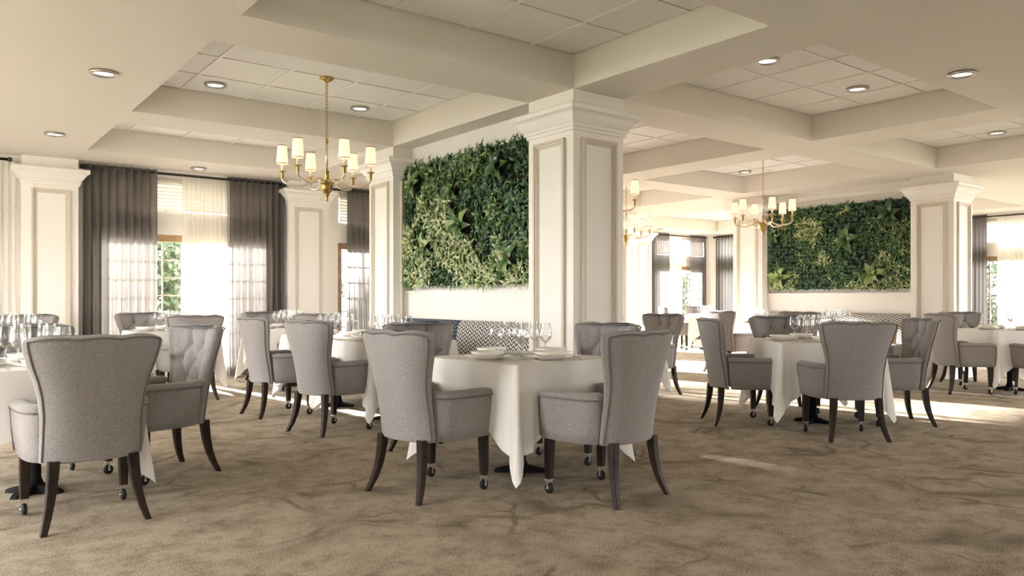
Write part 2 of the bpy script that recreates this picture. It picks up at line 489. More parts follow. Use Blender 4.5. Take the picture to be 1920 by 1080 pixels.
# ------------------------------------------------------------------ columns and pilasters
def ring_rect(x0, x1, y0, y1, z): return [(x0, y0, z), (x1, y0, z), (x1, y1, z), (x0, y1, z)]
CROWN = [(.000, 2.600), (.016, 2.602), (.016, 2.628), (.030, 2.634), (.034, 2.655), (.026, 2.662), (.040, 2.672),
         (.062, 2.700), (.084, 2.738), (.100, 2.752), (.118, 2.760), (.120, 2.800), (.110, 2.812), (.010, 2.815)]
def panel_frame(face, a0, a1, p, z0, z1):
    """raised double picture-frame moulding on a face; face in -x,-y,+x"""
    mb = MB()
    def b(s0, s1, za, zb, d0, d1):
        if face == '-y': mb.box(s0, s1, p - d1, p - d0, za, zb)
        elif face == '-x': mb.box(p - d1, p - d0, s0, s1, za, zb)
        elif face == '+x': mb.box(p + d0, p + d1, s0, s1, za, zb)
    w1, w2, w3 = .020, .040, .054
    for (ins, wid, dep) in ((0, w1, .030), (w1, w2 - w1, .018), (w2, w3 - w2, .009)):
        s0, s1, za, zb = a0 + ins, a1 - ins, z0 + ins, z1 - ins
        b(s0, s0 + wid, za, zb, -.002, dep); b(s1 - wid, s1, za, zb, -.002, dep)
        b(s0 + wid, s1 - wid, za, za + wid, -.002, dep); b(s0 + wid, s1 - wid, zb - wid, zb, -.002, dep)
    return mb
def column(x0, x1, y0, y1, label, faces, name='column'):
    root = empty(name, ((x0 + x1) / 2, (y0 + y1) / 2, 0))
    def loc(mb, nm):
        cx, cy = (x0 + x1) / 2, (y0 + y1) / 2
        mb.v = [(a - cx, b - cy, c) for a, b, c in mb.v]
        return mb.build(nm, M['mould' if nm == 'panel_moulding' else 'paint'], root)
    loc(MB().box(x0, x1, y0, y1, 0, ZS), 'shaft')
    cr = MB().loft([ring_rect(x0 - o, x1 + o, y0 - o, y1 + o, z) for o, z in CROWN], smooth=False)
    loc(cr, 'crown_moulding')
    ba = MB().loft([ring_rect(x0 - o, x1 + o, y0 - o, y1 + o, z) for o, z in ((.025, 0), (.025, .16), (.012, .175), (.008, .20), (0, .20))], smooth=False)
    loc(ba, 'plinth')
    for fc in faces:
        if fc == '-y': loc(panel_frame('-y', x0 + .095, x1 - .095, y0, .42, 2.545), 'panel_moulding')
        elif fc == '-x': loc(panel_frame('-x', y0 + .095, y1 - .095, x0, .42, 2.545), 'panel_moulding')
        elif fc == '+x': loc(panel_frame('+x', y0 + .095, y1 - .095, x1, .42, 2.545), 'panel_moulding')
    return tag(root, label, 'column', None, 'structure')
column(4.46, 5.065, 4.96, 5.57, 'large cream panelled column in the middle, nearest to view', ('-x', '-y', '+x'))
column(4.46, 5.065, 8.13, 8.74, 'cream panelled column at the far end of the nearer living wall', ('-x', '-y'))
column(11.75, 12.35, 4.96, 5.57, 'cream panelled column right of the farther living wall', ('-x', '-y'))
column(11.75, 12.35, 8.13, 8.74, 'cream panelled column left of the farther living wall', ('-x', '-y'))
column(14.1, 14.7, 13.4, 14.0, 'distant cream panelled column beside the alcove curtains', ('-x', '-y'))
column(8.07, 8.67, 2.07, 2.68, 'column whose crown just shows at the right edge', ('-x', '-y'))
column(1.035, 1.655, 11.40, 11.60, 'cream panelled pilaster left of the dark curtains', ('-y',), 'pilaster')
column(4.47, 5.10, 11.40, 11.60, 'cream panelled pilaster behind the brass chandelier', ('-y',), 'pilaster')
column(8.11, 8.72, 11.40, 11.60, 'cream pilaster hidden behind the middle column', ('-y',), 'pilaster')
column(11.2, 11.8, 11.40, 11.60, 'cream pilaster at the end of the left window wall', ('-y',), 'pilaster')

# ------------------------------------------------------------------ windows, blinds, rods, curtains
def window(idx, origin, rz, w, label, panes=True):
    """local x along the wall, +y outward"""
    root = empty('window_%d' % idx, origin, rz)
    z0, z1, z2, z3 = WZ
    t = .085
    MB().box(0, t, .04, .14, z0, z1).box(w - t, w, .04, .14, z0, z1).box(t, w - t, .04, .14, z0, z0 + t) \
        .box(t, w - t, .03, .15, z1 - .10, z1).box(w / 2 - .05, w / 2 + .05, .05, .13, z0 + t, z1 - .10).build('window_frame', M['frame'], root)
    MB().box(0, .04, .05, .13, z2, z3).box(w - .04, w, .05, .13, z2, z3).box(.04, w - .04, .05, .13, z2, z2 + .04) \
        .box(.04, w - .04, .05, .13, z3 - .04, z3).build('transom_frame', M['blind'], root)
    if panes:
        for (a, b) in ((t, w / 2 - .05), (w / 2 + .05, w - t)):
            nc = max(2, round((b - a) / .27)); nr = 7
            cw = (b - a) / nc; rh = (z1 - .10 - z0 - t) / nr
            v = MB().box(-.009, .009, .075, .105, z0 + t, z1 - .10).mesh('muntin', M['muntin'])
            h = MB().box(a, b, .076, .104, -.009, .009).mesh('muntin', M['muntin'])
            for i in range(1, nc): put('muntin', v, root, (a + i * cw, 0, 0))
            for j in range(1, nr): put('muntin', h, root, (0, 0, z0 + t + j * rh))
            pm = MB().quad((0, 0, 0), (cw, 0, 0), (cw, 0, rh), (0, 0, rh)).mesh('pane', M['pane'])
            for i in range(nc):
                for j in range(nr): put('pane', pm, root, (a + i * cw, .09, z0 + t + j * rh))
    return struct(root, label, 'window')
window(1, (1.88, YF, 0), 0, 2.34, 'timber framed paned window behind the dark and sheer curtains on the left')
window(2, (5.36, YF, 0), 0, 2.54, 'timber framed paned window partly behind the pilaster and blue-grey curtain')
window(3, (15.75, YFF, 0), 0, 2.0, 'timber framed paned window in the far alcove')
window(4, (XR, 7.3, 0), -pi / 2, 2.35, 'timber framed paned window at the far right behind sheer curtains')
window(5, (XR, 13.9, 0), -pi / 2, 1.8, 'timber framed window behind the alcove corner curtain', False)
window(6, (-1.0, YF, 0), 0, 1.62, 'timber framed window at the left edge', False)

def blind(origin, rz, w, label):
    root = empty('window_blind', origin, rz)
    sl = MB(); a = radians(58); hw = .029
    sl.loft([[(x, -hw * cos(a), -hw * sin(a)), (x, hw * cos(a), hw * sin(a)), (x, hw * cos(a) - .002, hw * sin(a) + .003), (x, -hw * cos(a) - .002, -hw * sin(a) + .003)] for x in (.05, w - .05)], smooth=False)
    me = sl.mesh('slat', M['blind'])
    n = 9
    for i in range(n): put('slat', me, root, (0, 0, WZ[2] + .075 + i * .0505))
    MB().box(.045, w - .045, -.03, .03, WZ[3] - .075, WZ[3] - .04).build('head_rail', M['blind'], root)
    return tag(root, label, 'blind')
blind((1.88, YF + .035, 0), 0, 2.34, 'white slatted blind in the transom between the dark curtains on the left')
blind((5.36, YF + .035, 0), 0, 2.54, 'white slatted blind in the transom beside the blue-grey curtain')
blind((15.75, YFF + .035, 0), 0, 2.0, 'white slatted blind above the window in the far alcove')
blind((XR + .035, 7.3, 0), -pi / 2, 2.35, 'white slatted blind above the far right window')

def rod(p0, p1, label, z=2.885):
    p0, p1 = Vector((*p0, z)), Vector((*p1, z)); d = (p1 - p0); L = d.length
    root = empty('curtain_rod', p0, math.atan2(d.y, d.x))
    MB().tube([(0, 0, 0), (L, 0, 0)], .017, 10).build('pole', M['rod'], root)
    for x in (-.012, L + .012):
        MB().tube([(x - .022, 0, 0), (x + .022, 0, 0)], .027, 10).build('finial', M['rod'], root)
    return tag(root, label, 'curtain rod')
rod((-1.3, 11.49), (.90, 11.49), 'black curtain rod at the left edge of the picture')
rod((1.72, 11.49), (4.42, 11.49), 'black curtain rod between the two left pilasters')
rod((5.16, 11.49), (8.05, 11.49), 'black curtain rod right of the middle pilaster')
rod((15.0, 14.22), (17.86, 14.22), 'black curtain rod along the alcove window')
rod((17.97, 14.0), (17.97, 12.0), 'black curtain rod at the alcove corner')
rod((17.97, 7.42), (17.97, 4.7), 'black curtain rod over the far right window')

def curtain(name, p0, p1, folds, amp, material, label, cat, z0=.02, z1=2.93, seed=1, gather=0):
    """pleated hanging cloth from p0 to p1"""
    rnd = random.Random(seed)
    p0, p1 = Vector(p0), Vector(p1); d = p1 - p0; L = d.length
    root_loc = (p0.x, p0.y, 0); rz = math.atan2(d.y, d.x)
    nx = folds * 10; nz = 9
    ph = [rnd.uniform(-.35, .35) for _ in range(folds + 2)]
    am = [rnd.uniform(.65, 1.2) for _ in range(folds + 2)]
    mb = MB(); vs = []; fs = []
    zs = [z0, .25, .6, 1.0, 1.5, 2.0, 2.5, 2.78, 2.84, z1][:nz + 1]
    for z in zs:
        h = (z - z0) / (z1 - z0)
        for i in range(nx + 1):
            s = i / nx; k = s * folds; b = int(min(k, folds - 1)); fr = k - b
            a_ = lerp(am[b], am[b + 1], fr); p_ = lerp(ph[b], ph[b + 1], fr)
            spread = 1 - .25 * h if h < .93 else .55
            y = amp * a_ * spread * sin(2 * pi * k + p_ * (1.2 - h))
            y += amp * .25 * sin(4 * pi * k + 1.3 * p_)
            x = L * s + .012 * sin(6 * pi * k + 3 * p_) * (1 - h)
            vs.append((x, y, z))
    n = nx + 1
    for j in range(len(zs) - 1):
        for i in range(nx): fs.append((j * n + i, j * n + i + 1, (j + 1) * n + i + 1, (j + 1) * n + i))
    mb.add(vs, fs, True)
    o = mb.build(name, material, None, root_loc); o.rotation_euler = (0, 0, rz)
    return tag(o, label, cat)
D, S_ = M['drape'], M['sheer']
curtain('drape', (1.72, 11.49), (2.63, 11.49), 9, .040, D, 'dark taupe floor-length curtain right of the left pilaster', 'curtain', seed=3)
curtain('sheer_curtain', (1.80, 11.563), (2.60, 11.563), 12, .012, S_, 'hidden sheer added to soften sunlight behind the dark curtain right of the left pilaster', 'curtain', z1=2.88, seed=24)  # extra layer added to scatter the sun before it reaches the drape
curtain('sheer_curtain', (3.66, 11.563), (4.40, 11.563), 12, .012, S_, 'hidden sheer added to soften sunlight behind the dark curtain left of the middle pilaster', 'curtain', z1=2.88, seed=25)  # same sun-softening layer, added behind the other drape
curtain('sheer_curtain', (2.96, 11.51), (3.62, 11.51), 11, .022, S_, 'white sheer curtain between the two dark left curtains', 'curtain', z1=2.90, seed=4)
curtain('drape', (3.58, 11.49), (4.43, 11.49), 9, .040, D, 'dark taupe floor-length curtain left of the middle pilaster', 'curtain', seed=5)
curtain('drape', (5.47, 11.49), (5.98, 11.49), 6, .040, D, 'blue-grey floor-length curtain right of the middle pilaster', 'curtain', seed=6)
curtain('sheer_curtain', (.10, 11.50), (.98, 11.50), 12, .020, S_, 'white sheer curtain at the left edge', 'curtain', z1=2.86, seed=8)
curtain('drape', (-1.2, 11.46), (.725, 11.46), 17, .034, D, 'dark curtain just showing at the left edge', 'curtain', z1=2.90, seed=9)  # out-of-view part stretched across the window to block a sun streak
curtain('drape', (15.5, 14.22), (16.3, 14.22), 8, .040, D, 'charcoal curtain beside the distant column in the alcove', 'curtain', seed=10)
curtain('sheer_curtain', (16.28, 14.25), (16.84, 14.25), 9, .022, S_, 'sheer curtain in the middle of the alcove window', 'curtain', z1=2.90, seed=11)
curtain('drape', (17.2, 14.22), (17.86, 14.22), 7, .040, D, 'taupe curtain at the alcove corner, left of it', 'curtain', seed=12)
curtain('drape', (17.97, 13.95), (17.97, 13.2), 7, .040, D, 'charcoal curtain right of the alcove corner', 'curtain', seed=13)
curtain('drape', (17.97, 7.38), (17.97, 6.93), 6, .036, D, 'grey curtain right of the right-hand column', 'curtain', seed=14)
curtain('sheer_curtain', (17.98, 6.74), (17.98, 4.9), 22, .024, S_, 'white sheer curtain at the far right edge', 'curtain', z1=2.90, seed=15)

# ------------------------------------------------------------------ outdoors
struct(MB().box(-60, 80, -60, 90, -.30, -.13).build('ground', M['lawn']),
       'mown green lawn outside the windows', 'lawn')

# ------------------------------------------------------------------ leaves
def leaf_template(wid, curl=.18, fold=.22):
    vs = [(0, 0, 0)]
    for t, w in ((.28, .85), (.62, .80)):
        z = curl * sin(t * pi) - curl * .6 * t * t
        vs += [(-wid * w / 2, t, z + fold * wid * .5), (0, t, z), (wid * w / 2, t, z + fold * wid * .5)]
    vs.append((0, 1, -curl * .75))
    fs = [(0, 2, 1), (0, 3, 2), (1, 2, 5, 4), (2, 3, 6, 5), (4, 5, 7), (5, 6, 7)]
    return vs, fs
TPL = [leaf_template(.62), leaf_template(.34), leaf_template(.50), leaf_template(.55, .28, .3)]
def leaf_frame(pos, nrm, up, ang, tilt, size):
    """leaf growing from pos: ang in the wall plane, tilt out of the wall"""
    n = Vector(nrm); u = Vector(up); s = u.cross(n)
    d = (u * cos(ang) + s * sin(ang)) * cos(tilt) + n * sin(tilt)
    d.normalize(); x = d.cross(n); x = x.normalized() if x.length > 1e-4 else s
    z = x.cross(d)
    m = Matrix((x, d, z)).transposed().to_4x4()
    return Matrix.Translation(Vector(pos)) @ m @ Matrix.Scale(size, 4)
def hash_noise(a, b, s):
    return sin(a * 3.1 * s + 1.7) * cos(b * 2.3 * s + .6) + .6 * sin(a * 5.7 * s + b * 4.1 * s) + .4 * cos(b * 9.1 * s - a * 3.7 * s)

def living_wall(xw, y0, y1, z0, z1, seed, hosta, style, label):
    rnd = random.Random(seed)
    root = empty('living_wall', (xw, (y0 + y1) / 2, z0))
    W, Hh = y1 - y0, z1 - z0
    MB().box(-.055, 0, -W / 2, W / 2, 0, Hh).build('backing_panel', M['backing'], root)
    leaves = []          # (size, template, material, matrix)
    N, U = (-1, 0, 0), (0, 0, 1)
    def rosette(a, b, n, size, tpl, mats, out=.03, spread=.55, droop=0):
        a0 = rnd.uniform(0, 2 * pi)
        for k in range(n):
            ang = a0 + 2 * pi * k / n + rnd.uniform(-.3, .3)
            pos = (-.055 - out + rnd.uniform(-.012, .012), W / 2 - a, b)
            tl = spread + rnd.uniform(-.3, .3)
            sz = size * rnd.uniform(.75, 1.2)
            leaves.append((sz, tpl, rnd.choice(mats), leaf_frame(pos, N, U, ang, tl, sz)))
    for (a, b, sz, mt) in hosta:
        rosette(a, b, 6, sz, 2, mt, .10, .40)
        rosette(a, b, 3, sz * .7, 2, mt, .10, .9)
    sp = .066
    na, nb = int(W / sp), int(Hh / sp)
    for i in range(na + 1):
        for j in range(nb + 1):
            a = .02 + (W - .04) * i / na + rnd.uniform(-.02, .02); b = .02 + (Hh - .04) * j / nb + rnd.uniform(-.02, .02)
            a = min(max(a, .0), W); b = min(max(b, .01), Hh - .005)
            if any((a - h[0]) ** 2 + (b - h[1]) ** 2 < (h[2] * .55) ** 2 for h in hosta): continue
            v = hash_noise(a, b, 1.0) + rnd.uniform(-.25, .25)
            g = hash_noise(a + 3, b + 5, .8)
            if style == 1:
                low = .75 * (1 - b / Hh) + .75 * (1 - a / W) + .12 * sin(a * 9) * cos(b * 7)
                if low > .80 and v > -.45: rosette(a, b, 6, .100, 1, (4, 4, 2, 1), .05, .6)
                elif v > .25: rosette(a, b, 6, .098, 1, (1, 2, 1, 0), .05, .6)
                elif v > -.35: rosette(a, b, 6, .070, 0, (1, 1, 0, 3), .035, .6)
                elif v > -.85: rosette(a, b, 7, .058, 3, (0, 3, 1), .03, .7)
                elif rnd.random() < .8: rosette(a, b, 6, .085, 1, (0, 0, 1), .04, .6)
            else:
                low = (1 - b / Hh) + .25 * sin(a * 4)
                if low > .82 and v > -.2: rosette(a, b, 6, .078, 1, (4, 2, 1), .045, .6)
                elif v > .95: rosette(a, b, 6, .090, 1, (2, 1, 4), .045, .6)
                elif g > .25: rosette(a, b, 8, .052, 3, (3, 3, 0), .035, .8)
                elif v > -.3: rosette(a, b, 7, .062, 0, (1, 3, 1, 0), .035, .7)
                else: rosette(a, b, 6, .080, 1, (1, 0, 2), .04, .6)
    leaves.sort(key=lambda t: -t[0])
    cache = {}
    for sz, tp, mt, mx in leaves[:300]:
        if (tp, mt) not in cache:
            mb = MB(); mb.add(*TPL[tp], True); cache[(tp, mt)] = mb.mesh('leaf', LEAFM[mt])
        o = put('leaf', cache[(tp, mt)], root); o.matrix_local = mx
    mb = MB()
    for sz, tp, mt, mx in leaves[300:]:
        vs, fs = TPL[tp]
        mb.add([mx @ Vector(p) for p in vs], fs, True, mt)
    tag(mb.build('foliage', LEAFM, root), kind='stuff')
    return tag(root, label, 'plant wall')
A_, B_, C_, Dm = 0, 1, 2, 3
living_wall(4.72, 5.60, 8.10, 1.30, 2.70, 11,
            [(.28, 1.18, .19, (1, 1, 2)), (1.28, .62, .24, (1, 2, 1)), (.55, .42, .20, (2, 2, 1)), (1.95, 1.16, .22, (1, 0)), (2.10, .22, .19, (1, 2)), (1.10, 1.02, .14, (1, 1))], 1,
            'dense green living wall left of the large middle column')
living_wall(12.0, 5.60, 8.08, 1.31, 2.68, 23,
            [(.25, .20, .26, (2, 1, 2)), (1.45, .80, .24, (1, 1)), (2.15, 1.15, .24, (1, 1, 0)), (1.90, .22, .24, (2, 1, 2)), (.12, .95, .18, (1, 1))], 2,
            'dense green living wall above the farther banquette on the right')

def tree(x, y, h, r, n, seed, label, mats=(0, 1, 2), name='garden_tree', cat='tree', base=.25, size=.18):
    rnd = random.Random(seed)
    root = empty(name, (x, y, -.12))
    MB().tube([(0, 0, 0), (.03, .02, h * .4), (-.02, .03, h * .8)], [.10, .08, .03], 8).build('trunk', M['bark'], root)
    mb = MB()
    for _ in range(n):
        th, ph = rnd.uniform(0, 2 * pi), math.acos(rnd.uniform(-1, 1)); q = rnd.uniform(.55, 1) * (1 + .25 * sin(3 * th + 2 * ph))
        p = (r * q * cos(th) * sin(ph), r * q * sin(th) * sin(ph), h * (base + 1) / 2 + h * (1 - base) / 2 * q * cos(ph))
        mx = leaf_frame(p, (0, -1, 0), (0, 0, 1), rnd.uniform(0, 6.3), rnd.uniform(-.6, .9), rnd.uniform(.7, 1.3) * size)
        vs, fs = TPL[2]; mb.add([mx @ Vector(v) for v in vs], fs, True, rnd.choice((0, 1)))
    tag(mb.build('crown', [M['garden_a'], M['garden_b']], root), kind='stuff')
    return tag(root, label, cat)
tree(4.9, 20.0, 3.4, 1.2, 2600, 1, 'leafy garden tree seen through the gap between the left curtains', (1, 1, 2))
tree(8.4, 21.5, 3.0, 1.3, 1800, 2, 'leafy garden shrub beyond the window beside the blue-grey curtain', (1, 2, 2), 'garden_shrub', 'shrub', .05)
tree(22.6, 18.4, 2.6, 1.1, 1200, 3, 'leafy garden shrub beyond the alcove window', (1, 2, 2), 'garden_shrub', 'shrub', .05)
tree(22.5, 8.6, 2.6, 1.3, 1500, 4, 'leafy garden shrub beyond the far right window', (1, 2, 1), 'garden_shrub', 'shrub', .05)

# ------------------------------------------------------------------ chairs
def back_params(z):
    w = interp([(.33, .236), (.45, .236), (.56, .238), (.66, .250), (.74, .270), (.82, .298), (.90, .319), (.95, .326), (.99, .318)], z)
    yb = -.235 - .105 * max(0, (z - .33) / .635) ** 1.15
    dp = interp([(.33, .102), (.50, .106), (.62, .104), (.75, .112), (.97, .122)], z)
    return w, yb, dp
TUFT_BTN = [(-.075, .845), (.075, .845), (-.150, .735), (0, .735), (.150, .735), (-.075, .625), (.075, .625)]
TUFT_SEG = [((-.075, .845), (-.095, 1.0)), ((.075, .845), (.095, 1.0)),
            ((-.075, .845), (0, .735)), ((.075, .845), (0, .735)), ((-.075, .845), (-.150, .735)), ((.075, .845), (.150, .735)),
            ((-.150, .735), (-.075, .625)), ((0, .735), (-.075, .625)), ((0, .735), (.075, .625)), ((.150, .735), (.075, .625)),
            ((-.150, .735), (-.26, .76)), ((.150, .735), (.26, .76)), ((-.075, .625), (-.06, .46)), ((.075, .625), (.06, .46))]
def tuft(x, z):
    d = 0.0
    for bx, bz in TUFT_BTN:
        d += .020 * exp(-((x - bx) ** 2 + (z - bz) ** 2) / .030 ** 2)
    m = 9
    for (ax, az), (bx, bz) in TUFT_SEG:
        ux, uz = bx - ax, bz - az
        t = max(0, min(1, ((x - ax) * ux + (z - az) * uz) / (ux * ux + uz * uz)))
        m = min(m, (x - ax - t * ux) ** 2 + (z - az - t * uz) ** 2)
    d += .016 * exp(-m / .012 ** 2) + .008 * exp(-m / .035 ** 2)
    return -d
NT = 44
def plan(z, u):
    w, yb, dp = back_params(z)
    k = max(0, min(1, (z - .36) / .36)); tm = radians(lerp(84, 66, k)); t = tm * u
    ex = lerp(1.0, .86, k)
    return (w * math.copysign(abs(sin(t) / sin(tm)) ** ex, u), yb + dp * ((1 - cos(t)) / (1 - cos(tm))) ** lerp(1, 1.25, k))
def back_ring(z, thick, shrink=0.0, zoff=0.0):
    w, yb, dp = back_params(z)
    outer = []
    for i in range(NT + 1):
        outer.append(Vector(plan(z, -1 + 2 * i / NT)))
    nrm = []
    for i in range(NT + 1):
        a = outer[max(0, i - 1)]; b = outer[min(NT, i + 1)]; t = (b - a).normalized()
        nrm.append(Vector((-t.y, t.x)))
    pts = []
    s = shrink * thick / 2
    def zz(x): return z + zoff
    top = max(0, min(1, (z - .86) / .09))
    def lob(x): return (abs(cos(pi * 1.5 * max(-1, min(1, x / .29)))) ** .6 - .5) * .020 * top
    for p, n in zip(outer, nrm):
        q = p + n * s; pts.append((q.x, q.y, z + zoff + lob(q.x) * .7))
    for i in range(NT, -1, -1):
        p, n = outer[i], nrm[i]
        e = 1 - abs(i - NT / 2) / (NT / 2); th = thick * (.80 + .20 * min(1, e * 3))
        q = p + n * (th - s)
        d = tuft(q.x, z) * (1 - shrink) * min(1, e * 6)
        q = q + n * d
        pts.append((q.x, q.y, z + zoff + lob(q.x)))
    return pts
def make_back():
    mb = MB(); rings = []
    zs = [.33 + (.925 - .33) * i / 52 for i in range(53)]
    for z in zs: rings.append(back_ring(z, .088, .10 if z < .34 else 0))
    for k in range(1, 7):
        a = k / 6 * pi / 2
        rings.append(back_ring(.925 + .038 * sin(a), .088, 1 - cos(a) * .999 if k < 6 else .93))
    mb.loft(rings, True, True, True, True)
    return mb
def arm_path(n=16):
    ctl = [(.17, -.10), (.222, -.132), (.260, -.104), (.287, -.046), (.299, .04), (.301, .14), (.297, .262)]
    out = []
    for i in range(n + 1):
        t = i / n * (len(ctl) - 1); k = int(min(t, len(ctl) - 2)); f = t - k
        p0, p1, p2, p3 = [Vector(ctl[max(0, min(len(ctl) - 1, k + q))]) for q in (-1, 0, 1, 2)]
        out.append(.5 * (2 * p1 + (p2 - p0) * f + (2 * p0 - 5 * p1 + 4 * p2 - p3) * f * f + (3 * p1 - p0 - 3 * p2 + p3) * f ** 3))
    return out
ARM_PROF = [(-.020, .33), (-.008, .40), (0, .48), (.004, .56), (.003, .575), (.012, .582), (.013, .598), (.004, .612), (-.020, .619), (-.055, .617), (-.078, .606), (-.086, .585), (-.086, .33)]
def make_arm(sgn):
    mb = MB(); path = arm_path(); rings = []
    for i, p in enumerate(path):
        a, b = path[max(0, i - 1)], path[min(len(path) - 1, i + 1)]
        t = (b - a).normalized(); n = Vector((t.y, -t.x))
        last = i == len(path) - 1
        ring = []
        for o, z in ARM_PROF:
            q = p + n * o
            zz = z - (.006 if last and z > .55 else 0)
            ring.append((sgn * q.x, q.y, zz))
        rings.append(ring)
    # rounded front end
    p = path[-1]; t = (path[-1] - path[-2]).normalized(); n = Vector((t.y, -t.x))
    ring = []
    for o, z in ARM_PROF:
        o2 = -.041 + (o + .041) * .72; q = p + n * o2 + t * .016
        ring.append((sgn * q.x, q.y, min(z, .598)))
    rings.append(ring)
    if sgn < 0: rings = [r[::-1] for r in rings]
    mb.loft(rings, True)
    return mb
def rounded_rect_prism(x0, x1, y0, y1, z0, z1, r, bulge=0):
    rings = []
    def rect(ins, z):
        pts = []; rr = max(r - ins * .3, .005)
        for (cx, cy, a0) in ((x1 - rr - ins, y1 - rr - ins, 0), (x0 + rr + ins, y1 - rr - ins, pi / 2), (x0 + rr + ins, y0 + rr + ins, pi), (x1 - rr - ins, y0 + rr + ins, 1.5 * pi)):
            for k in range(5):
                a = a0 + k / 4 * pi / 2; pts.append((cx + rr * cos(a), cy + rr * sin(a), z))
        return pts
    h = min(.03, (z1 - z0) / 3)
    rings = [rect(.008, z0), rect(0, z0 + .01), rect(0, z1 - h), rect(.006, z1 - h * .4), rect(.02, z1 - h * .08), rect(.06, z1 + bulge * .6), rect(.14, z1 + bulge)]
    return MB().loft(rings, True)
def leg_loft(path, sizes):
    rings = []
    for (x, y, z), s in zip(path, sizes):
        h = s / 2; c = h * .8
        rings.append([(x - h, y - c, z), (x - c, y - h, z), (x + c, y - h, z), (x + h, y - c, z), (x + h, y + c, z), (x + c, y + h, z), (x - c, y + h, z), (x - h, y + c, z)])
    return MB().loft(rings[::-1], False)
def make_chair():
    root = empty('dining_chair')
    make_back().build('backrest', M['fabric'], root)
    btn = MB().lathe([(0, -.006), (.010, -.005), (.012, 0), (.009, .005), (0, .0065)], 10, smooth=True).mesh('button', M['piping'])
    for bx, bz in TUFT_BTN:
        y = min((abs(plan(bz, q / 50)[0] - bx), plan(bz, q / 50)[1]) for q in range(-50, 51))[1] + .088 - .020
        o = put('button', btn, root, (bx, y - .014, bz)); o.rotation_euler = (radians(-90), 0, 0)
    pp = []
    for z in [.34 + .6 * i / 30 for i in range(31)]:
        q = plan(z, .86); pp.append((q[0] + .002, q[1] - .003, z))
    topz = .948; line = []
    for i in range(21):
        q = plan(topz, .86 - 1.72 * i / 20); x = q[0]
        line.append((x, q[1] - .003, topz + (abs(cos(pi * 1.5 * max(-1, min(1, x / .29)))) ** .6 - .5) * .013))
    right = pp[:-1] + [line[0]]
    path = right[:-1] + line + [(-x, y, z) for x, y, z in right[::-1][1:]]
    pb = MB().tube(path, .0048, 6).build('piping', M['piping'], root)
    for s in (1, -1):
        a = make_arm(s).build('armrest', M['fabric'], root)
        p = arm_path(); pts = []
        for i, q in enumerate(p):
            if i < 4: continue
            t = (p[min(len(p) - 1, i + 1)] - p[max(0, i - 1)]).normalized(); n = Vector((t.y, -t.x)); q2 = q + n * .011
            pts.append((s * q2.x, q2.y, .580))
        q = p[-1]; pts += [(s * (q.x + .004), q.y + .010, .560), (s * (q.x - .002), q.y + .010, .45), (s * (q.x - .012), q.y + .008, .345)]
        MB().tube(pts, .0045, 6).build('piping', M['piping'], a)
    rounded_rect_prism(-.222, .222, -.06, .292, .327, .455, .05, .022).build('seat', M['fabric'], root)
    for s in (1, -1):
        path = [(s * .182, -.190, .345), (s * .186, -.193, .28), (s * .193, -.200, .21), (s * .203, -.212, .14), (s * .218, -.232, .07), (s * .238, -.262, 0)]
        leg_loft(path, [.052, .050, .046, .041, .036, .030]).build('leg', M['leg'], root)
    for s in (1, -1):
        lg = leg_loft([(s * .240, .238, .345), (s * .242, .240, .22), (s * .243, .241, .088)], [.052, .048, .040]).build('leg', M['leg'], root)
        cx, cy = s * .243, .241
        MB().box(cx - .021, cx + .021, cy - .021, cy + .021, .076, .088).box(cx - .016, cx - .012, cy - .006, cy + .006, .026, .078) \
            .box(cx + .012, cx + .016, cy - .006, cy + .006, .026, .078).tube([(cx - .02, cy, .031), (cx + .02, cy, .031)], .006, 8).build('caster_bracket', M['chrome'], lg)
        wm = MB().lathe([(.012, -.011), (.026, -.011), (.031, -.006), (.031, .006), (.026, .011), (.012, .011)], 20)
        o = wm.build('caster_wheel', M['rubber'], lg, (cx, cy, .031)); o.rotation_euler = (0, radians(90), 0)
    return root
chair0 = make_chair(); chair_used = [False]
def place_chair(x, y, face_deg, label, group=None):
    if not chair_used[0]: o = chair0; chair_used[0] = True
    else: o = copy_tree(chair0)
    o.location = (x, y, 0); o.rotation_euler = (0, 0, radians(face_deg - 90))
    return tag(o, label, 'chair', group or 'grey tufted wing dining chairs')

